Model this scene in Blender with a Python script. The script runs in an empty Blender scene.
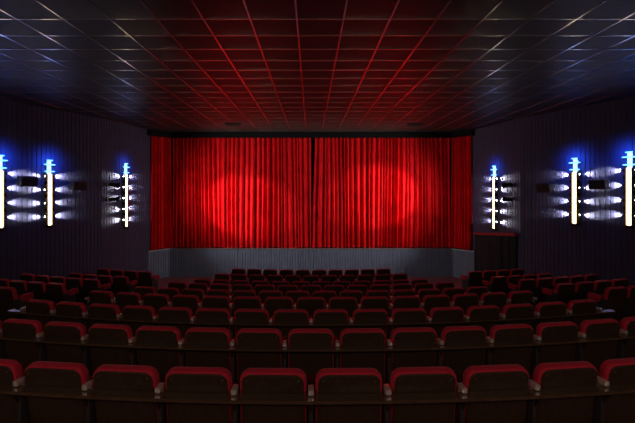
import bpy, bmesh, math, random
from mathutils import Vector, Matrix
random.seed(7)
S = bpy.context.scene
COL = S.collection
PI = math.pi

# ------------------------------------------------------------------ camera, world, exposure
EYE = 3.5                                    # camera height above the floor in front of the stage
cam_d = bpy.data.cameras.new('camera')
cam_d.sensor_width = 36.0
cam_d.lens = 24.49
cam_d.shift_x = 0.0102
cam_d.shift_y = -0.0354
cam_d.clip_start = 0.05
cam = bpy.data.objects.new('camera', cam_d)
cam.location = (0, 0, EYE)
cam.rotation_euler = (PI / 2, 0, 0)
COL.objects.link(cam)
S.camera = cam

world = bpy.data.worlds.new('world')
world.use_nodes = True
world.node_tree.nodes['Background'].inputs['Color'].default_value = (0.0, 0.0, 0.0, 1)
world.node_tree.nodes['Background'].inputs['Strength'].default_value = 0.0
S.world = world
S.view_settings.view_transform = 'Standard'
S.view_settings.look = 'None'
S.view_settings.gamma = 1.0
S.view_settings.exposure = 0.0
S.view_settings.use_curve_mapping = False
S.cycles.use_denoising = True
S.cycles.max_bounces = 8
S.cycles.diffuse_bounces = 5
S.cycles.sample_clamp_indirect = 4.0

# light levels (watts unless said otherwise)
BEAM_W = 130.0          # each sideways cup of a wall lamp
BLUE_W = 48.0          # blue cap of a wall lamp
TUBE_E = 7.0           # emission strength of the warm column
SPOT_W = 1000.0        # wall spotlights on the curtain
REAR_FILL_W = 115.0          # added warm fill sconces on the unseen rear wall

# ------------------------------------------------------------------ materials
def mat(name, col, rough=0.6, metal=0.0, spec=0.5, noise=0.0, nscale=20.0, bump=0.0, bscale=80.0, coat=0.0, sheen=0.0, stretch=None):
    m = bpy.data.materials.new(name)
    m.use_nodes = True
    nt = m.node_tree
    b = nt.nodes['Principled BSDF']
    b.inputs['Base Color'].default_value = (*col, 1)
    b.inputs['Roughness'].default_value = rough
    b.inputs['Metallic'].default_value = metal
    b.inputs['Specular IOR Level'].default_value = spec
    b.inputs['Coat Weight'].default_value = coat
    b.inputs['Sheen Weight'].default_value = sheen
    b.inputs['Sheen Tint'].default_value = (1.0, 0.35, 0.40, 1)
    if noise or bump:
        tc = nt.nodes.new('ShaderNodeTexCoord')
        mp = nt.nodes.new('ShaderNodeMapping')
        if stretch:
            mp.inputs['Scale'].default_value = stretch
        nt.links.new(tc.outputs['Object'], mp.inputs['Vector'])
    if noise:
        n = nt.nodes.new('ShaderNodeTexNoise')
        n.inputs['Scale'].default_value = nscale
        n.inputs['Detail'].default_value = 5
        nt.links.new(mp.outputs['Vector'], n.inputs['Vector'])
        r = nt.nodes.new('ShaderNodeValToRGB')
        r.color_ramp.elements[0].position = 0.3
        r.color_ramp.elements[1].position = 0.7
        r.color_ramp.elements[0].color = (*[c * (1 - noise) for c in col], 1)
        r.color_ramp.elements[1].color = (*[min(1, c * (1 + noise)) for c in col], 1)
        nt.links.new(n.outputs['Fac'], r.inputs['Fac'])
        nt.links.new(r.outputs['Color'], b.inputs['Base Color'])
    if bump:
        n2 = nt.nodes.new('ShaderNodeTexNoise')
        n2.inputs['Scale'].default_value = bscale
        n2.inputs['Detail'].default_value = 3
        nt.links.new(mp.outputs['Vector'], n2.inputs['Vector'])
        bp = nt.nodes.new('ShaderNodeBump')
        bp.inputs['Strength'].default_value = bump
        bp.inputs['Distance'].default_value = 0.01
        nt.links.new(n2.outputs['Fac'], bp.inputs['Height'])
        nt.links.new(bp.outputs['Normal'], b.inputs['Normal'])
    return m

def glow(name, col, strength):
    m = bpy.data.materials.new(name)
    m.use_nodes = True
    b = m.node_tree.nodes['Principled BSDF']
    b.inputs['Base Color'].default_value = (*col, 1)
    b.inputs['Emission Color'].default_value = (*col, 1)
    b.inputs['Emission Strength'].default_value = strength
    b.inputs['Roughness'].default_value = 0.3
    return m

M = dict(
    wall=mat('wall_fabric', (0.060, 0.058, 0.110), 0.8, noise=0.10, nscale=3, spec=0.2),
    tile=mat('mineral_tile', (0.026, 0.021, 0.020), 0.42, noise=0.35, nscale=60, bump=0.3, bscale=120, spec=0.33),
    bar=mat('ceiling_bar_metal', (0.64, 0.62, 0.60), 0.22, metal=0.9),
    slab=mat('ceiling_void', (0.01, 0.01, 0.01), 0.9),
    carpet=mat('carpet', (0.20, 0.105, 0.115), 0.95, noise=0.25, nscale=40, bump=0.3, bscale=200, spec=0.1),
    curtain=mat('curtain_velvet', (0.64, 0.007, 0.011), 0.8, noise=0.15, nscale=2, spec=0.05, sheen=0.0),
    black=mat('black_paint', (0.004, 0.004, 0.0045), 0.85, spec=0.15),
    drape=mat('black_drape', (0.008, 0.007, 0.010), 0.85, noise=0.3, nscale=5),
    stage=mat('stage_cladding', (0.150, 0.170, 0.250), 0.6, noise=0.1, nscale=4, spec=0.3),
    edge=mat('stage_edging', (0.35, 0.34, 0.36), 0.35, metal=0.6),
    deck=mat('stage_boards', (0.05, 0.035, 0.025), 0.5, noise=0.3, nscale=8, stretch=(1, 12, 1)),
    red=mat('seat_cloth', (0.46, 0.011, 0.036), 0.72, noise=0.15, nscale=60, bump=0.12, bscale=400, spec=0.3, sheen=0.22),
    wood=mat('seat_back_veneer', (0.036, 0.018, 0.009), 0.42, noise=0.35, nscale=9, stretch=(8, 8, 1.2), spec=0.45),
    shelf=mat('shelf_lacquer', (0.075, 0.040, 0.024), 0.22, noise=0.3, nscale=6, stretch=(2, 14, 2), spec=0.5, coat=0.4),
    arm=mat('armrest_laminate', (0.78, 0.66, 0.64), 0.25, metal=0.6, spec=0.6, coat=0.5),
    stand=mat('seat_standard', (0.035, 0.03, 0.03), 0.45, metal=0.3),
    screw=mat('screw_steel', (0.22, 0.19, 0.17), 0.4, metal=1.0),
    brass=mat('lamp_brass', (0.70, 0.56, 0.36), 0.35, metal=1.0),
    speaker=mat('speaker_case', (0.030, 0.026, 0.024), 0.55),
    grille=mat('speaker_grille', (0.012, 0.012, 0.012), 0.8, bump=0.5, bscale=300),
    vent=mat('vent_metal', (0.020, 0.020, 0.020), 0.6),
    rail=mat('door_rail_red', (0.25, 0.02, 0.02), 0.45),
    tube=glow('lamp_column_glow', (1.0, 0.80, 0.46), TUBE_E),
    bulb=glow('lamp_bulb_glow', (0.92, 0.96, 1.0), 25.0),
    blue=glow('lamp_cap_glow', (0.10, 0.38, 1.0), 4.0),
    bluecol=glow('lamp_cap_column_glow', (0.20, 0.48, 1.0), 3.5),
    lens=glow('spot_lens_glow', (1.0, 0.93, 0.85), 8.0),
    warm=glow('downlight_glow', (1.0, 0.75, 0.45), 3.0),  # bulbs of the added rear fill sconces
)

# ------------------------------------------------------------------ mesh helpers
def link(name, me, m=None, parent=None, loc=None, rot=None, smooth=False):
    if m is not None and not me.materials:
        me.materials.append(m)
    if smooth:
        me.polygons.foreach_set('use_smooth', [True] * len(me.polygons))
    o = bpy.data.objects.new(name, me)
    if parent is not None:
        o.parent = parent
    if loc is not None:
        o.location = loc
    if rot is not None:
        o.rotation_euler = rot
    COL.objects.link(o)
    return o

def tag(o, label=None, cat=None, group=None, kind=None):
    if label: o['label'] = label
    if cat: o['category'] = cat
    if group: o['group'] = group
    if kind: o['kind'] = kind
    return o

def empty(name, loc, rz=0.0):
    o = bpy.data.objects.new(name, None)
    o.empty_display_size = 0.1
    o.location = loc
    o.rotation_euler = (0, 0, rz)
    COL.objects.link(o)
    return o

class MB:
    def __init__(self):
        self.v, self.f = [], []
    def add(self, vs, fs):
        n = len(self.v)
        self.v += [tuple(p) for p in vs]
        self.f += [tuple(i + n for i in q) for q in fs]
        return self
    def box(self, x0, x1, y0, y1, z0, z1, mx=None):
        vs = [Vector(p) for p in ((x0, y0, z0), (x1, y0, z0), (x1, y1, z0), (x0, y1, z0), (x0, y0, z1), (x1, y0, z1), (x1, y1, z1), (x0, y1, z1))]
        if mx: vs = [mx @ p for p in vs]
        return self.add(vs, [(3, 2, 1, 0), (4, 5, 6, 7), (0, 1, 5, 4), (1, 2, 6, 5), (2, 3, 7, 6), (3, 0, 4, 7)])
    def bbox(self, x0, x1, y0, y1, z0, z1, b=0.01, mx=None):
        """box with chamfered edges"""
        bm = bmesh.new()
        bmesh.ops.create_cube(bm, size=1)
        for p in bm.verts:
            p.co = ((x0 + x1) / 2 + p.co.x * (x1 - x0), (y0 + y1) / 2 + p.co.y * (y1 - y0), (z0 + z1) / 2 + p.co.z * (z1 - z0))
        bmesh.ops.bevel(bm, geom=bm.edges[:], offset=b, segments=2, profile=0.6, affect='EDGES')
        bm.verts.index_update()
        self.add([(mx @ p.co if mx else p.co.copy()) for p in bm.verts], [[w.index for w in f.verts] for f in bm.faces])
        bm.free()
        return self
    def lathe(self, prof, n=16, mx=None):
        """prof: (radius, z) along local z"""
        vs, fs = [], []
        for r, z in prof:
            for k in range(n):
                a = 2 * PI * k / n
                vs.append(Vector((r * math.cos(a), r * math.sin(a), z)))
        for i in range(len(prof) - 1):
            for k in range(n):
                k2 = (k + 1) % n
                fs.append((i * n + k, i * n + k2, (i + 1) * n + k2, (i + 1) * n + k))
        fs.append(tuple(range(n - 1, -1, -1)))
        fs.append(tuple((len(prof) - 1) * n + k for k in range(n)))
        if mx: vs = [mx @ p for p in vs]
        return self.add(vs, fs)
    def loft(self, rings, cap=True):
        n = len(rings[0])
        vs = [p for r in rings for p in r]
        fs = []
        for i in range(len(rings) - 1):
            for k in range(n):
                k2 = (k + 1) % n
                fs.append((i * n + k, i * n + k2, (i + 1) * n + k2, (i + 1) * n + k))
        if cap:
            fs.append(tuple(range(n - 1, -1, -1)))
            fs.append(tuple((len(rings) - 1) * n + k for k in range(n)))
        return self.add(vs, fs)
    def mesh(self, name):
        me = bpy.data.meshes.new(name)
        me.from_pydata(self.v, [], self.f)
        bm = bmesh.new()
        bm.from_mesh(me)
        bmesh.ops.recalc_face_normals(bm, faces=bm.faces[:])
        bm.to_mesh(me)
        bm.free()
        me.update()
        return me
    def build(self, name, m, parent=None, loc=None, rot=None, smooth=False):
        return link(name, self.mesh(name), m, parent, loc, rot, smooth)

def shade_auto(o, deg=40):
    me = o.data
    me.polygons.foreach_set('use_smooth', [True] * len(me.polygons))
    bm = bmesh.new(); bm.from_mesh(me)
    for e in bm.edges:
        if len(e.link_faces) == 2 and e.calc_face_angle(0) > math.radians(deg):
            e.smooth = False
    bm.to_mesh(me); bm.free()
    return o

# ------------------------------------------------------------------ plan of the hall (x right, y towards the stage, z up)
CEIL = EYE + 2.276
P0, P1, P2 = (8.90, 8.30), (6.74, 13.85), (6.20, 16.90)     # right wall; the left wall mirrors it
def wall_x(y):
    if y <= P0[1]: return P0[0]
    if y <= P1[1]: return P0[0] + (P1[0] - P0[0]) * (y - P0[1]) / (P1[1] - P0[1])
    return P1[0] + (P2[0] - P1[0]) * (y - P1[1]) / (P2[1] - P1[1])
def wall_frame(side, y):
    """point on the wall and the angle that turns local -Y into the room"""
    x = wall_x(y)
    a, b = (P0, P1) if y <= P1[1] else (P1, P2)
    t = Vector((b[0] - a[0], b[1] - a[1])).normalized()       # along the right wall towards the stage
    if side > 0:
        return (x, y), math.atan2(-t.y, -t.x)
    return (-x, y), math.atan2(t.y, -t.x)

ROW_D = [2.93 + 1.342 * k for k in range(9)]
ROW_DROP = [1.226, 1.387, 1.565, 1.739, 1.953, 2.138, 2.339, 2.453, 2.547]
SEAT_H = 0.90
ROW_Z = [EYE - a - SEAT_H - 0.02 for a in ROW_DROP]
R = 21.0                                     # curve of the steps and of the side blocks
RC = 15.5                                    # tighter curve of the centre rows
def on_row(d, s, r=RC):
    th = s / r
    return r * math.sin(th), d + r * (1 - math.cos(th)), th

def ribbed(path, z0, z1, pitch, depth, thick, prof='round', sub=8):
    """ribbed sheet that follows a plan path; ribs stand out towards the right-hand side of the path"""
    front, back = [], []
    acc = 0.0
    for i in range(len(path) - 1):
        a, b = Vector(path[i]), Vector(path[i + 1])
        L = (b - a).length
        n = max(1, round(L / pitch))
        t = (b - a) / L
        nrm = Vector((t.y, -t.x))
        for k in range(n * sub + (1 if i == len(path) - 2 else 0)):
            u = k / (n * sub)
            ph = (u * n) % 1.0
            h = 0.5 - 0.5 * math.cos(2 * PI * ph) if prof == 'round' else (1.0 if (0.05 < ph < 0.95 if prof == 'groove' else 0.2 < ph < 0.8) else 0.0)
            p = a + (b - a) * u
            front.append(p + nrm * depth * h)
            back.append(p - nrm * thick)
    ring0 = [(p.x, p.y) for p in front] + [(p.x, p.y) for p in reversed(back)]
    n = len(front)
    vs, fs = [], []
    for z in (z0, z1):
        for p in front: vs.append((p.x, p.y, z))
        for p in back: vs.append((p.x, p.y, z))
    for k in range(n - 1):
        fs.append((k, k + 1, 2 * n + k + 1, 2 * n + k))
        fs.append((n + k + 1, n + k, 3 * n + k, 3 * n + k + 1))
        fs.append((k + 1, k, n + k, n + k + 1))
        fs.append((2 * n + k, 2 * n + k + 1, 3 * n + k + 1, 3 * n + k))
    fs.append((0, 2 * n, 3 * n, n))
    fs.append((n - 1, 2 * n - 1, 4 * n - 1, 3 * n - 1))
    return MB().add(vs, fs)

# ------------------------------------------------------------------ walls
BACK_Y = -3.2
for side, nm in ((-1, 'left'), (1, 'right')):
    pts = [(P0[0], BACK_Y), P0, P1, P2]
    path = [(side * x, y) for x, y in pts]
    if side > 0: path.reverse()
    mb = ribbed(path, -0.2, CEIL - 0.004, 0.135, 0.018, 0.2, 'groove', 10)
    o = mb.build('wall_' + nm, M['wall'])
    tag(o, kind='structure')
    shade_auto(o, 20)
tag(MB().box(-9.1, 9.1, BACK_Y - 0.2, BACK_Y, -0.2, CEIL - 0.004).build('wall_back', M['wall']), kind='structure')
tag(MB().box(-6.5, 6.5, 19.3, 19.5, -0.2, CEIL - 0.004).build('wall_front', M['black']), kind='structure')

# ------------------------------------------------------------------ raked, stepped floor
NX = 36
prof = [(BACK_Y - 1.6, ROW_Z[0])]
for k in range(9):
    if k: prof += [(ROW_D[k] - 0.16, ROW_Z[k - 1]), (ROW_D[k] - 0.16, ROW_Z[k])]
prof += [(15.2, ROW_Z[8]), (15.2, 0.0)]
vs, fs = [], []
def edge_x(d):
    x = 8.0
    for _ in range(12):
        x = wall_x(d + x * x / (2 * R)) - 0.005
    return x
for d, z in prof:
    w = edge_x(d)
    for i in range(NX + 1):
        x = -w + 2 * w * i / NX
        vs.append((x, d + R - math.sqrt(R * R - x * x), z))
for i in range(NX + 1):
    x = -6.05 + 12.10 * i / NX
    vs.append((x, 17.6, 0.0))
n = NX + 1
for j in range(len(prof)):
    for i in range(NX):
        fs.append((j * n + i, j * n + i + 1, (j + 1) * n + i + 1, (j + 1) * n + i))
floor = tag(MB().add(vs, fs).build('floor', M['carpet']), kind='structure')
if floor.data.polygons[0].normal.z < 0:
    floor.data.flip_normals()

# ------------------------------------------------------------------ ceiling: slab, tiles, bars
ceiling = tag(MB().box(-9.1, 9.1, BACK_Y - 0.2, 19.5, CEIL + 0.06, CEIL + 0.2).build('ceiling', M['slab']), kind='structure')
T = 0.625
TX0, TY0 = -0.19, 5.79
tile_mb = MB()
w = T / 2 - 0.003
tile_mb.loft([[(-w, -w, 0.02), (w, -w, 0.02), (w, w, 0.02), (-w, w, 0.02)],
              [(-w, -w, 0.007), (w, -w, 0.007), (w, w, 0.007), (-w, w, 0.007)],
              [(-w + 0.02, -w + 0.02, 0.0), (w - 0.02, -w + 0.02, 0.0), (w - 0.02, w - 0.02, 0.0), (-w + 0.02, w - 0.02, 0.0)]])
tile_me = tile_mb.mesh('ceiling_tile')
tile_me.materials.append(M['tile'])
near, far = [], []
for j in range(-15, 22):
    for i in range(-15, 15):
        cx, cy = TX0 + (i + 0.5) * T, TY0 + (j + 0.5) * T
        if abs(cx) > 9.0 or cy < BACK_Y - 0.1 or cy > 19.4: continue
        if abs(cx) - T > wall_x(min(cy, 16.5)) + 0.2: continue
        infr = cy > 4.6 and abs(cx) < 0.735 * cy + 0.35
        (near if infr else far).append((cy, cx))
near.sort()
far += near[296:]
near = near[:296]
for cy, cx in near:
    link('ceiling_tile', tile_me, None, ceiling, (cx, cy, CEIL + 0.004 + random.uniform(-0.0015, 0.0015)), (random.uniform(-.001, .001), random.uniform(-.001, .001), random.choice((0, PI / 2, PI, -PI / 2))))
mb = MB()
for cy, cx in far:
    mb.add([(x + cx, y + cy, z + CEIL + 0.004) for x, y, z in tile_mb.v], tile_mb.f)
tag(mb.build('distant_ceiling_tiles', M['tile'], ceiling), kind='stuff')
def bar_mesh(L, along_x):
    h = 0.0125
    if along_x:
        return MB().box(-L / 2, L / 2, -h, h, -0.006, 0.0).box(-L / 2, L / 2, -0.002, 0.002, 0.0, 0.03).mesh('ceiling_bar')
    return MB().box(-h, h, -L / 2, L / 2, -0.0075, 0.0).box(-0.002, 0.002, -L / 2, L / 2, 0.0, 0.03).mesh('ceiling_bar')
bar_y, bar_x = bar_mesh(22.4, False), bar_mesh(18.0, True)
bar_y.materials.append(M['bar']); bar_x.materials.append(M['bar'])
for i in range(-14, 15):
    x = TX0 + i * T
    if abs(x) < 9.0: link('ceiling_bar', bar_y, None, ceiling, (x, 8.1, CEIL + 0.004))
for j in range(-14, 22):
    y = TY0 + j * T
    if BACK_Y < y < 19.2: link('cross_bar', bar_x, None, ceiling, (0, y, CEIL + 0.0035))

for x, y, lab in ((-2.72, 15.1, 'dark slatted ceiling vent above the curtain, nearer the left wall'), (3.66, 15.2, 'dark slatted ceiling vent above the curtain, nearer the right wall')):
    v = tag(empty('ceiling_vent', (x, y, CEIL - 0.02)), lab, 'vent', 'ceiling vents before the curtain')
    f = MB()
    f.bbox(-0.27, 0.27, -0.16, -0.13, -0.02, 0.02, .006).bbox(-0.27, 0.27, 0.13, 0.16, -0.02, 0.02, .006)
    f.bbox(-0.27, -0.24, -0.13, 0.13, -0.02, 0.02, .006).bbox(0.24, 0.27, -0.13, 0.13, -0.02, 0.02, .006)
    f.build('vent_frame', M['vent'], v)
    for k in range(6):
        MB().box(-0.24, 0.24, -0.004, 0.018, -0.002, 0.002, Matrix.Translation((0, -0.11 + 0.042 * k, 0)) @ Matrix.Rotation(0.6, 4, 'X')).build('slat', M['vent'], v)

# ------------------------------------------------------------------ stage, pelmet, curtain
C_IN, C_OUT = (5.65, 17.30), (6.25, 16.52)
DECK = EYE - 2.41
stage = tag(MB().box(-5.6, 5.6, 17.4, 19.3, DECK - 0.12, DECK - 0.01).build('stage', M['deck']), 'low stage clad in grey ribbed boards under the red curtain', 'stage', kind='structure')
cp = [(-C_OUT[0], C_OUT[1]), (-C_IN[0], C_IN[1]), (C_IN[0], C_IN[1]), (C_OUT[0], C_OUT[1])]
for i, nm in ((0, 'stage_wing'), (1, 'stage_front'), (2, 'stage_wing')):
    seg = ribbed(cp[i:i + 2], -0.05, DECK, 0.105, 0.022, 0.05, 'flat', 10)
    seg.build(nm, M['stage'], stage)
def along(path, off_front, off_back, z0, z1, b=None):
    mb = MB()
    for i in range(len(path) - 1):
        a, c = Vector(path[i]), Vector(path[i + 1])
        t = (c - a).normalized(); nr = Vector((t.y, -t.x))
        q = [a + nr * off_front, c + nr * off_front, c - nr * off_back, a - nr * off_back]
        mb.add([(p.x, p.y, z) for z in (z0, z1) for p in q], [(3, 2, 1, 0), (4, 5, 6, 7), (0, 1, 5, 4), (1, 2, 6, 5), (2, 3, 7, 6), (3, 0, 4, 7)])
    return mb
along(cp, 0.05, 0.10, DECK, DECK + 0.035).build('stage_edge', M['edge'], stage)
pel = tag(along(cp, 0.18, 0.02, EYE + 2.05, CEIL - 0.002).build('trim_1', M['black']), kind='structure')

def curtain(path, z0, z1, seed, pitch=0.165, amp=0.095):
    """pleated hanging cloth with thickness; folds wander a little on the way down"""
    rnd = random.Random(seed)
    a, b = Vector(path[0]), Vector(path[1])
    L = (b - a).length
    t = (b - a) / L
    nr = Vector((t.y, -t.x))
    knots, s = [], 0.0
    while s < L:
        wdt = pitch * rnd.uniform(0.55, 1.5)
        knots.append((s, wdt, rnd.uniform(0.45, 1.15), rnd.uniform(-0.10, 0.10)))
        s += wdt
    nz = 14
    cols = []
    for s0, wd, am, dr in knots:
        for q in range(10):
            cols.append((s0, wd, am, dr, q / 10))
    vs, fs = [], []
    for side in (0, 1):
        for j in range(nz + 1):
            v = j / nz
            z = z0 + (z1 - z0) * v
            for s0, wd, am, dr, q in cols:
                sw = math.sin(2 * PI * q)
                loose = 0.75 + 0.35 * (1 - v)
                h = amp * am * loose * (sw + 0.22 * math.sin(4 * PI * q + s0 * 3) + 0.10 * math.sin(6 * PI * q + v * 2 + s0))
                ss = s0 + wd * q + 0.03 * math.sin(2.2 * v + s0 * 1.7) + dr * wd * (1 - v) * math.sin(PI * q)
                ss = min(max(ss, 0.0), L)
                p = a + t * ss + nr * (h - side * 0.012)
                vs.append((p.x, p.y, z + (0.012 * math.sin(s0 * 5) if j == 0 else 0)))
    n = len(cols); tot = n * (nz + 1)
    for side in (0, 1):
        for j in range(nz):
            for k in range(n - 1):
                q = [side * tot + j * n + k, side * tot + j * n + k + 1, side * tot + (j + 1) * n + k + 1, side * tot + (j + 1) * n + k]
                fs.append(tuple(q if side == 0 else reversed(q)))
    for j in range(nz):
        for k in (0, n - 1):
            fs.append((j * n + k, (j + 1) * n + k, tot + (j + 1) * n + k, tot + j * n + k))
    for j in (0, nz):
        for k in range(n - 1):
            fs.append((j * n + k, j * n + k + 1, tot + j * n + k + 1, tot + j * n + k))
    return MB().add(vs, fs)

CY = C_IN[1] + 0.16
CZ0, CZ1 = DECK + 0.05, EYE + 2.14
for a, b, seed, lab in (
        ((-5.60, CY), (0.00, CY), 3, 'wide pleated red velvet stage curtain, half left of the centre gap'),
        ((0.14, CY + 0.03), (5.60, CY + 0.03), 5, 'wide pleated red velvet stage curtain, half right of the centre gap'),
        ((-C_OUT[0] + 0.05, C_OUT[1] + 0.14), (-C_IN[0] - 0.02, CY - 0.02), 11, 'narrow angled red curtain leg between left wall and wide curtain'),
        ((C_IN[0] + 0.02, CY - 0.02), (C_OUT[0] - 0.05, C_OUT[1] + 0.14), 13, 'narrow angled red curtain leg between right wall and wide curtain')):
    cmb = curtain((a, b), CZ0, CZ1, seed)
    if seed == 5:                                # the right half swings in to meet the left half at its hem
        cmb.v = [(x - 0.12 * max(0.0, 1 - x / 0.9) * min(1.0, max(0.0, (CZ1 - z) / 2.6)) , y, z) for x, y, z in cmb.v]
    o = cmb.build('stage_curtain', M['curtain'])
    tag(o, lab, 'curtain', 'red curtains hung above the stage')
    shade_auto(o, 70)

# ------------------------------------------------------------------ black drape on the right wall with its red rail, parallel to the rake
t2 = Vector((P2[0] - P1[0], P2[1] - P1[1])).normalized()
n2 = Vector((-t2.y, t2.x))                       # into the room
A, B = Vector(P1) + t2 * 0.12, Vector(P2) - t2 * 0.62
door = tag(empty('exit_drape', (A.x + n2.x * 0.05, A.y + n2.y * 0.05, 0.15)), 'black pleated exit drape on a red rail beside the curtain', 'drape')
cm = curtain(((B.x + n2.x * .13, B.y + n2.y * .13), (A.x + n2.x * .13, A.y + n2.y * .13)), 0.0, 1.0, 21, 0.16, 0.04)
LA = (B - A).length
ox, oy, oz = door.location
def rail_z(p):
    u = (Vector((p[0], p[1])) - A).dot(t2) / LA
    return EYE - 1.50 - 0.20 * u
def foot_z(p):
    u = (Vector((p[0], p[1])) - A).dot(t2) / LA
    return 0.20 - 0.15 * u
cm.v = [(x - ox, y - oy, foot_z((x, y)) + (rail_z((x, y)) - foot_z((x, y))) * z - oz) for x, y, z in cm.v]
shade_auto(cm.build('drape_cloth', M['drape'], door), 70)
mb = MB()
vsr = []
for p in (A - t2 * 0.05, B + t2 * 0.05):
    for o_, dz in ((0.04, -0.02), (0.20, -0.02), (0.20, 0.07), (0.04, 0.07)):
        vsr.append((p.x + n2.x * o_ - ox, p.y + n2.y * o_ - oy, rail_z(p) + dz - oz))
mb.add(vsr, [(0, 1, 2, 3), (7, 6, 5, 4), (0, 4, 5, 1), (1, 5, 6, 2), (2, 6, 7, 3), (3, 7, 4, 0)])
mb.build('curtain_rail', M['rail'], door)

# ------------------------------------------------------------------ wall lamps
def spot(name, parent, loc, direction, w, col, cone, blend, r=0.02):
    ld = bpy.data.lights.new(name, 'SPOT')
    ld.energy = w; ld.color = col; ld.spot_size = cone; ld.spot_blend = blend; ld.shadow_soft_size = r
    o = bpy.data.objects.new(name, ld)
    o.parent = parent; o.location = loc
    o.rotation_euler = Vector(direction).to_track_quat('-Z', 'Y').to_euler()
    COL.objects.link(o)
    return o

def wall_lamp(side, y, z_top, n_cups, lab):
    (x, yy), rz = wall_frame(side, y)
    top_gap = 0.46
    step = 0.375
    H = top_gap + step * (n_cups - 1) + 0.28
    z0 = z_top - H
    nx, ny = math.sin(rz), -math.cos(rz)          # local -Y in world
    root = tag(empty('wall_lamp', (x + nx * 0.036, yy + ny * 0.036, z0), rz), lab, 'lamp', 'tall wall lamps with blue caps')
    MB().bbox(-0.07, 0.07, -0.03, 0.0, 0.0, H - 0.06, 0.008).build('back_plate', M['brass'], root)
    # warm frosted column: half round section
    def section(rad, dep, zz):
        return [(rad * math.cos(a), -0.03 - dep * math.sin(a), zz) for a in [PI * k / 8 for k in range(9)]]
    H1 = H - 0.40
    shade_auto(MB().loft([section(0.052, 0.070, 0.03), section(0.052, 0.070, H1)]).build('light_column', M['tube'], root), 60)
    for k in range(3):
        a = PI * (k + 1) / 4
        MB().box(-0.006, 0.006, -0.004, 0.004, 0.02, H1 + 0.02, Matrix.Translation((0.057 * math.cos(a), -0.03 - 0.075 * math.sin(a), 0)) @ Matrix.Rotation(a - PI / 2, 4, 'Z')).build('column_strip', M['brass'], root)
    for sx in (-1, 1):
        MB().bbox(min(sx * 0.056, sx * 0.078), max(sx * 0.056, sx * 0.078), -0.082, -0.028, 0.0, H1, 0.004).build('side_channel', M['brass'], root)
    shade_auto(MB().loft([section(0.05, 0.055, H1), section(0.05, 0.055, H - 0.02)]).build('cap_column', M['bluecol'], root), 60)
    MB().loft([section(0.085, 0.09, -0.03), section(0.095, 0.10, 0.0), section(0.095, 0.10, 0.035)]).build('foot_bracket', M['black'], root)
    for zz, rr in ((H - 0.33, 0.15), (H - 0.14, 0.17), (H - 0.02, 0.09)):
        shade_auto(MB().lathe([(rr * 0.75, -0.012), (rr, -0.004), (rr, 0.008), (rr * 0.9, 0.014)], 24, Matrix.Translation((0, -0.065, zz)) @ Matrix.Scale(0.42, 4, (0, 1, 0))).build('blue_disc', M['blue'], root), 50)
    for k in range(n_cups):
        zc = H - top_gap - step * k
        for sx in (-1, 1):
            mx = Matrix.Translation((sx * 0.077, -0.046, zc)) @ Matrix.Rotation(sx * PI / 2, 4, 'Y')
            cup = MB().lathe([(0.018, 0.0), (0.020, 0.03), (0.036, 0.075), (0.040, 0.078), (0.036, 0.072), (0.020, 0.045)], 14, mx).build('lamp_cup', M['black'], root)
            shade_auto(cup, 40)
            MB().lathe([(0.004, 0.046), (0.017, 0.048), (0.019, 0.054), (0.012, 0.061), (0.003, 0.063)], 10, mx).build('bulb', M['bulb'], cup, smooth=True)
            spot('lamp_beam', root, (sx * 0.162, -0.046, zc), (sx * 1.0, 0.36, 0.0), BEAM_W, (0.92, 0.95, 1.0), math.radians(44), 1.0)
        if k < n_cups - 1:
            zm = zc - step / 2  # black double cones midway between cup levels
            for sx in (-1, 1):
                mx = Matrix.Translation((sx * 0.077, -0.055, zm)) @ Matrix.Rotation(sx * PI / 2, 4, 'Y')
                shade_auto(MB().lathe([(0.012, 0.0), (0.05, 0.035), (0.05, 0.042), (0.012, 0.06)], 12, mx).build('spacer', M['black'], root), 40)
    spot('blue_cap_light', root, (0, -0.42, H - 0.02), (0, 1, -0.35), BLUE_W * (1.0 if n_cups == 4 else 0.45), (0.02, 0.10, 1.0), math.radians(150), 1.0, 0.04)
    return root

wall_lamp(-1, 12.13, EYE + 0.82, 4, 'tall glowing wall lamp, second from the curtain on the left wall')
wall_lamp(1, 12.07, EYE + 0.87, 4, 'tall glowing wall lamp, second from the curtain on the right wall')
wall_lamp(-1, 10.89, EYE + 0.86, 4, 'tall glowing wall lamp, third from the curtain on the left wall')
wall_lamp(1, 10.72, EYE + 0.93, 4, 'tall glowing wall lamp, third from the curtain on the right wall')
wall_lamp(-1, 15.05, EYE + 0.90, 5, 'slim five-tier wall lamp beside the curtain on the left wall')
wall_lamp(1, 15.16, EYE + 0.82, 5, 'slim five-tier wall lamp above the black exit drape')

# ------------------------------------------------------------------ surround speakers
def speaker(side, y, z, lab):
    (x, yy), rz = wall_frame(side, y)
    nx, ny = math.sin(rz), -math.cos(rz)
    root = tag(empty('surround_speaker', (x + nx * 0.036, yy + ny * 0.036, z), rz), lab, 'speaker', 'black surround speakers on the side walls')
    tilt = Matrix.Translation((0, -0.03, 0.0)) @ Matrix.Rotation(math.radians(8), 4, 'X')
    MB().bbox(-0.23, 0.23, -0.19, -0.01, -0.13, 0.13, 0.012, tilt).build('speaker_case', M['speaker'], root)
    MB().bbox(-0.21, 0.21, -0.202, -0.188, -0.115, 0.115, 0.005, tilt).build('grille', M['grille'], root)
    MB().box(-0.05, 0.05, -0.05, 0.0, -0.06, 0.06).build('wall_bracket', M['black'], root)
speaker(-1, 11.49, EYE + 0.22, 'black box speaker on the left wall between two lamps')
speaker(-1, 12.94, EYE + 0.11, 'black box speaker on the left wall beside the wall corner')
speaker(1, 12.90, EYE + 0.05, 'black box speaker on the right wall beside the wall corner')
speaker(1, 11.39, EYE + 0.14, 'black box speaker on the right wall between two lamps')

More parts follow.
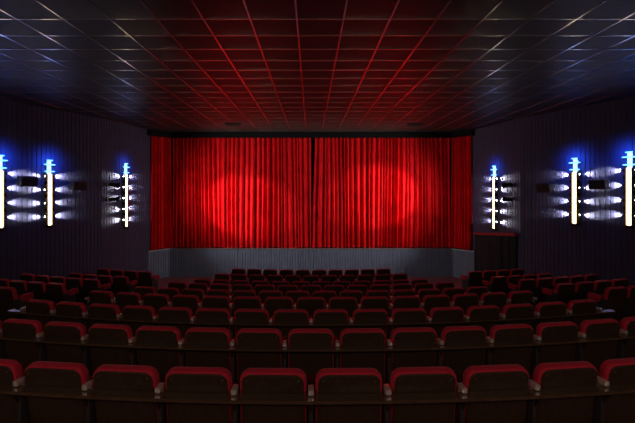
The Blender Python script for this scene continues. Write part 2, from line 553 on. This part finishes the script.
# ------------------------------------------------------------------ spotlights on the walls by the corners
def wall_spot(side, y, z, aim, w, cone, blend, lab):
    (x, yy), rz = wall_frame(side, y)
    nx, ny = math.sin(rz), -math.cos(rz)
    root = tag(empty('wall_spotlight', (x + nx * 0.036, yy + ny * 0.036, z)), lab, 'spotlight', 'black spotlights aimed at the curtain')
    MB().bbox(-0.03, 0.03, -0.06, 0.06, -0.06, 0.06, 0.006, Matrix.Rotation(rz - PI / 2, 4, 'Z') @ Matrix.Translation((-0.03, 0, 0))).build('wall_plate', M['black'], root)
    head = Vector((nx * 0.26, ny * 0.26, 0.0))
    a0 = Vector((nx * 0.03, ny * 0.03, 0.0))
    q = (head - a0).to_track_quat('Z', 'Y').to_matrix().to_4x4()
    MB().lathe([(0.014, 0.0), (0.014, (head - a0).length)], 10, Matrix.Translation(a0) @ q).build('arm', M['black'], root)
    d = (Vector(aim) - Vector(root.location) - head).normalized()
    q2 = d.to_track_quat('Z', 'Y').to_matrix().to_4x4()
    mx = Matrix.Translation(head) @ q2
    shade_auto(MB().lathe([(0.03, -0.17), (0.055, -0.16), (0.06, -0.05), (0.06, 0.02), (0.085, 0.12), (0.088, 0.125), (0.08, 0.12), (0.06, 0.06)], 18, mx).build('lamp_head', M['black'], root), 40)
    MB().lathe([(0.01, 0.062), (0.05, 0.064), (0.055, 0.068), (0.01, 0.074)], 16, mx).build('lens', M['lens'], root)
    spot('spot_beam', root, head + d * 0.14, d, w, (1.0, 0.95, 0.90), math.radians(cone), blend, 0.03)
for sd, nm in ((-1, 'left'), (1, 'right')):
    wall_spot(sd, 14.15, EYE + 0.13, (sd * 2.92, CY, EYE - (0.65 if sd < 0 else 0.28)), SPOT_W * 1.08, 33, 0.45, f'black spotlight on the {nm} wall corner, upper of the two')
    wall_spot(sd, 14.15, EYE - 0.33, (sd * 0.6, CY, EYE - 0.10), SPOT_W * 0.8, 94, 1.0, f'black spotlight on the {nm} wall corner, lower of the two')

# ------------------------------------------------------------------ unseen sconces added behind the camera as fill light for the seat backs
for x, lab in ((-6.0, 'warm bowl sconce on the rear wall near the left wall'), (-2.2, 'warm bowl sconce on the rear wall left of its middle'),
               (2.2, 'warm bowl sconce on the rear wall right of its middle'), (6.0, 'warm bowl sconce on the rear wall near the right wall')):
    root = tag(empty('wall_sconce', (x, BACK_Y, EYE + 1.75)), lab, 'lamp', 'sconces on the rear wall')
    MB().bbox(-0.08, 0.08, 0.0, 0.03, -0.12, 0.12, 0.01).build('back_plate', M['brass'], root)
    shade_auto(MB().lathe([(0.03, -0.13), (0.10, -0.10), (0.15, 0.0), (0.145, 0.0), (0.09, -0.08), (0.02, -0.10)], 20, Matrix.Translation((0, 0.18, 0))).build('bowl', M['brass'], root), 40)
    MB().lathe([(0.02, -0.07), (0.06, -0.02), (0.07, 0.04), (0.04, 0.09), (0.01, 0.10)], 16, Matrix.Translation((0, 0.18, 0.02))).build('bulb', M['warm'], root, smooth=True)
    ld = bpy.data.lights.new('sconce_light', 'POINT')
    ld.energy = REAR_FILL_W; ld.color = (1.0, 0.78, 0.58); ld.shadow_soft_size = 0.12
    lo = bpy.data.objects.new('sconce_light', ld)
    lo.parent = root; lo.location = (0, 0.30, 0.16)
    COL.objects.link(lo)

# ------------------------------------------------------------------ cinema seats
W_TOP, W_BOT = 0.456, 0.474
RECL = math.radians(10)
def outline(wt, wb, z0, z1, r, y, nseg=5, rb=0.02):
    """rounded trapezoid in the x-z plane at depth y"""
    pts = []
    for cx, cz, rad, a0 in ((wt / 2 - r, z1 - r, r, 0), (-wt / 2 + r, z1 - r, r, PI / 2), (-wb / 2 + rb, z0 + rb, rb, PI), (wb / 2 - rb, z0 + rb, rb, 1.5 * PI)):
        for k in range(nseg + 1):
            a = a0 + PI / 2 * k / nseg
            pts.append(Vector((cx + rad * math.cos(a), y, cz + rad * math.sin(a))))
    return pts
recline = Matrix.Translation((0, 0.0, SEAT_H)) @ Matrix.Rotation(RECL, 4, 'X') @ Matrix.Translation((0, 0, -SEAT_H))
def plate(wt, wb, z0, z1, r, y0, y1, bev, mx, crown=0.0):
    rings = []
    for f, yy in ((1.0, y0), (0.45, y0 + bev * 0.12), (0.12, y0 + bev * 0.45), (0.0, y0 + bev), (0.0, y1 - bev), (0.12, y1 - bev * 0.45), (0.45, y1 - bev * 0.12), (1.0, y1)):
        i = f * bev
        rings.append(outline(wt - 2 * i, wb - 2 * i, z0 + i, z1 - i, max(r - i * 0.6, 0.012), yy))
    rings = [[mx @ p for p in g] for g in rings]
    return MB().loft(rings)
ME = {}
def keep(key, mb, m, deg=40):
    me = mb.mesh(key)
    me.materials.append(M[m])
    class _O: pass
    o = _O(); o.data = me
    shade_auto(o, deg)
    ME[key] = me
keep('backrest', plate(W_TOP, W_BOT, 0.30, SEAT_H, 0.070, -0.014, 0.072, 0.028, recline), 'red', 60)
keep('back_panel', plate(W_TOP - 0.034, W_BOT - 0.026, 0.26, SEAT_H - 0.011, 0.060, -0.020, -0.006, 0.004, recline), 'wood')
# tipped-up seat cushion
fold = Matrix.Translation((0, 0.13, 0.40)) @ Matrix.Rotation(math.radians(-16), 4, 'X')
keep('seat_cushion', plate(0.43, 0.43, 0.0, 0.34, 0.07, 0.0, 0.14, 0.045, fold), 'red', 60)
keep('seat_pan', plate(0.40, 0.40, 0.01, 0.31, 0.06, 0.138, 0.152, 0.004, fold), 'wood')
keep('armrest', MB().bbox(-0.0195, 0.0195, 0.06, 0.33, 0.705, 0.745, 0.011), 'stand')
keep('arm_cap', MB().bbox(-0.021, 0.021, -0.038, 0.062, 0.757, 0.797, 0.012).bbox(-0.015, 0.015, 0.03, 0.09, 0.715, 0.76, 0.005), 'arm')
keep('padded_armrest', plate(0.26, 0.26, 0.64, 0.76, 0.05, -0.024, 0.024, 0.018, Matrix.Translation((0, 0.255, 0)) @ Matrix.Rotation(PI / 2, 4, 'Z')), 'red', 60)
keep('leg', MB().bbox(-0.016, 0.016, 0.0, 0.30, 0.03, 0.708, 0.008).bbox(-0.03, 0.03, -0.02, 0.36, 0.0, 0.03, 0.006), 'stand')
keep('end_panel', plate(0.40, 0.30, 0.02, 0.80, 0.16, -0.02, 0.02, 0.012, Matrix.Translation((0, 0.19, 0)) @ Matrix.Rotation(PI / 2, 4, 'Z')), 'red', 60)
keep('screw', MB().lathe([(0.006, 0.0), (0.006, 0.0015), (0.004, 0.003), (0.0015, 0.0035)], 10, Matrix.Rotation(PI / 2, 4, 'X')), 'screw')
P, PS = 0.52, 0.50
ORD = ['', 'first', 'second', 'third', 'fourth', 'fifth', 'sixth', 'seventh', 'eighth', 'ninth', 'tenth', 'eleventh', 'twelfth', 'thirteenth', 'fourteenth', 'fifteenth', 'sixteenth']
def seat(d, z, s, lab, group, ends=(), screws=False, arm='armrest'):
    x, y, th = on_row(d, s, RC if arm == 'armrest' else R)
    pitch = P if arm == 'armrest' else PS
    root = tag(empty('cinema_seat', (x, y, z), th), lab, 'seat', group)
    link('backrest', ME['backrest'], None, root)
    bp = link('back_panel', ME['back_panel'], None, root)
    if screws:
        for sx in (-1, 1):
            q = recline @ Vector((sx * 0.178, -0.020, SEAT_H - 0.050))
            link('screw', ME['screw'], None, bp, q, (RECL, 0, 0))
    c = link('seat_cushion', ME['seat_cushion'], None, root)
    link('seat_pan', ME['seat_pan'], None, c)
    ar = link('armrest', ME[arm], None, root, (-pitch / 2, 0, 0))
    if arm == 'armrest': tag(link('arm_cap', ME['arm_cap'], None, ar), 'pale glossy armrest cap')
    link('leg', ME['leg'], None, root, (-pitch / 2, 0, 0))
    if 'r' in ends:
        ar = link('armrest', ME[arm], None, root, (pitch / 2, 0, 0))
        if arm == 'armrest': tag(link('arm_cap', ME['arm_cap'], None, ar), 'pale glossy armrest cap')
        link('leg', ME['leg'], None, root, (pitch / 2, 0, 0))
    return root

NEAR = ['', 'nearest', 'second nearest', 'third nearest', 'fourth nearest', 'fifth nearest', 'fourth from stage', 'third from stage', 'second from stage', 'closest to stage']
def row_phrase(k):
    return ['nearest centre row', 'second nearest centre row', 'third nearest centre row', 'fourth nearest centre row', 'fifth nearest centre row',
            'centre row fourth from the stage', 'centre row third from the stage', 'centre row second from the stage', 'centre row closest to the stage'][k]
COUNT = [10, 15, 16, 15, 14, 13, 12, 11, 10]
for k in range(9):
    n = COUNT[k]
    for i in range(n):
        s = (i - (n - 1) / 2) * P
        seat(ROW_D[k], ROW_Z[k], s, f'red-rimmed cinema seat, {ORD[i + 1]} from the left in the {row_phrase(k)}', f'seats of the {row_phrase(k)}', ('r',) if i == n - 1 else (), k < 3)

# side blocks: rows in line with centre rows 8, 7, 6, 5, 4; first seat is the one on the aisle
SIDE = [(7, 4, 4, 4.78, 4.72), (6, 4, 4, 4.95, 4.87), (5, 5, 5, 5.08, 4.98), (4, 4, 4, 5.16, 5.13), (3, 2, 2, 5.29, 5.27)]
SROW = ['row closest to the stage', 'second row from the stage', 'third row from the stage', 'fourth row from the stage', 'fifth row from the stage']
for q, (k, nl, nr, sl, sr) in enumerate(SIDE):
    for side, nm, n, s0 in ((-1, 'left', nl, sl), (1, 'right', nr, sr)):
        for i in range(n):
            s = side * (s0 + PS * (i + 0.5))
            lastr = (i == n - 1) if side > 0 else (i == 0)
            seat(ROW_D[k], ROW_Z[k], s, f'red-rimmed cinema seat, {ORD[i + 1]} from the aisle, {nm} block, {SROW[q]}', f'seats of the {nm} block, {SROW[q]}', ('r',) if lastr else (), False, 'padded_armrest')

# shelves behind the three nearest rows
for k, half in ((0, 2.75), (1, 4.05), (2, 4.34)):
    root = tag(empty('row_shelf', (0, ROW_D[k], ROW_Z[k])), f'narrow dark lacquered shelf along the backs of the {row_phrase(k)}', 'shelf', 'shelves behind the nearest rows')
    nS = 48
    rings = []
    for i in range(nS + 1):
        s = -half + 2 * half * i / nS
        x0, y0, th = on_row(0.0, s)
        nx, ny = -math.sin(th), math.cos(th)
        rings.append([(x0 + nx * o_, y0 + ny * o_, z) for o_, z in ((-0.100, 0.732), (-0.106, 0.738), (-0.106, 0.750), (-0.100, 0.756), (-0.004, 0.756), (-0.004, 0.732))])
    shade_auto(MB().loft(rings).build('shelf_board', M['shelf'], root), 35)
    nb = int(half * 2 / P) + 1
    for i in range(nb):
        s = (i - (nb - 1) / 2) * P
        x0, y0, th = on_row(0.0, s)
        mx = Matrix.Translation((x0, y0, 0)) @ Matrix.Rotation(th, 4, 'Z')
        MB().add([mx @ Vector(p) for p in ((-0.006, -0.09, 0.732), (-0.006, 0.0, 0.732), (-0.006, 0.0, 0.63), (0.006, -0.09, 0.732), (0.006, 0.0, 0.732), (0.006, 0.0, 0.63))],
                 [(0, 1, 2), (5, 4, 3), (0, 3, 4, 1), (1, 4, 5, 2), (2, 5, 3, 0)]).build('bracket', M['stand'], root)
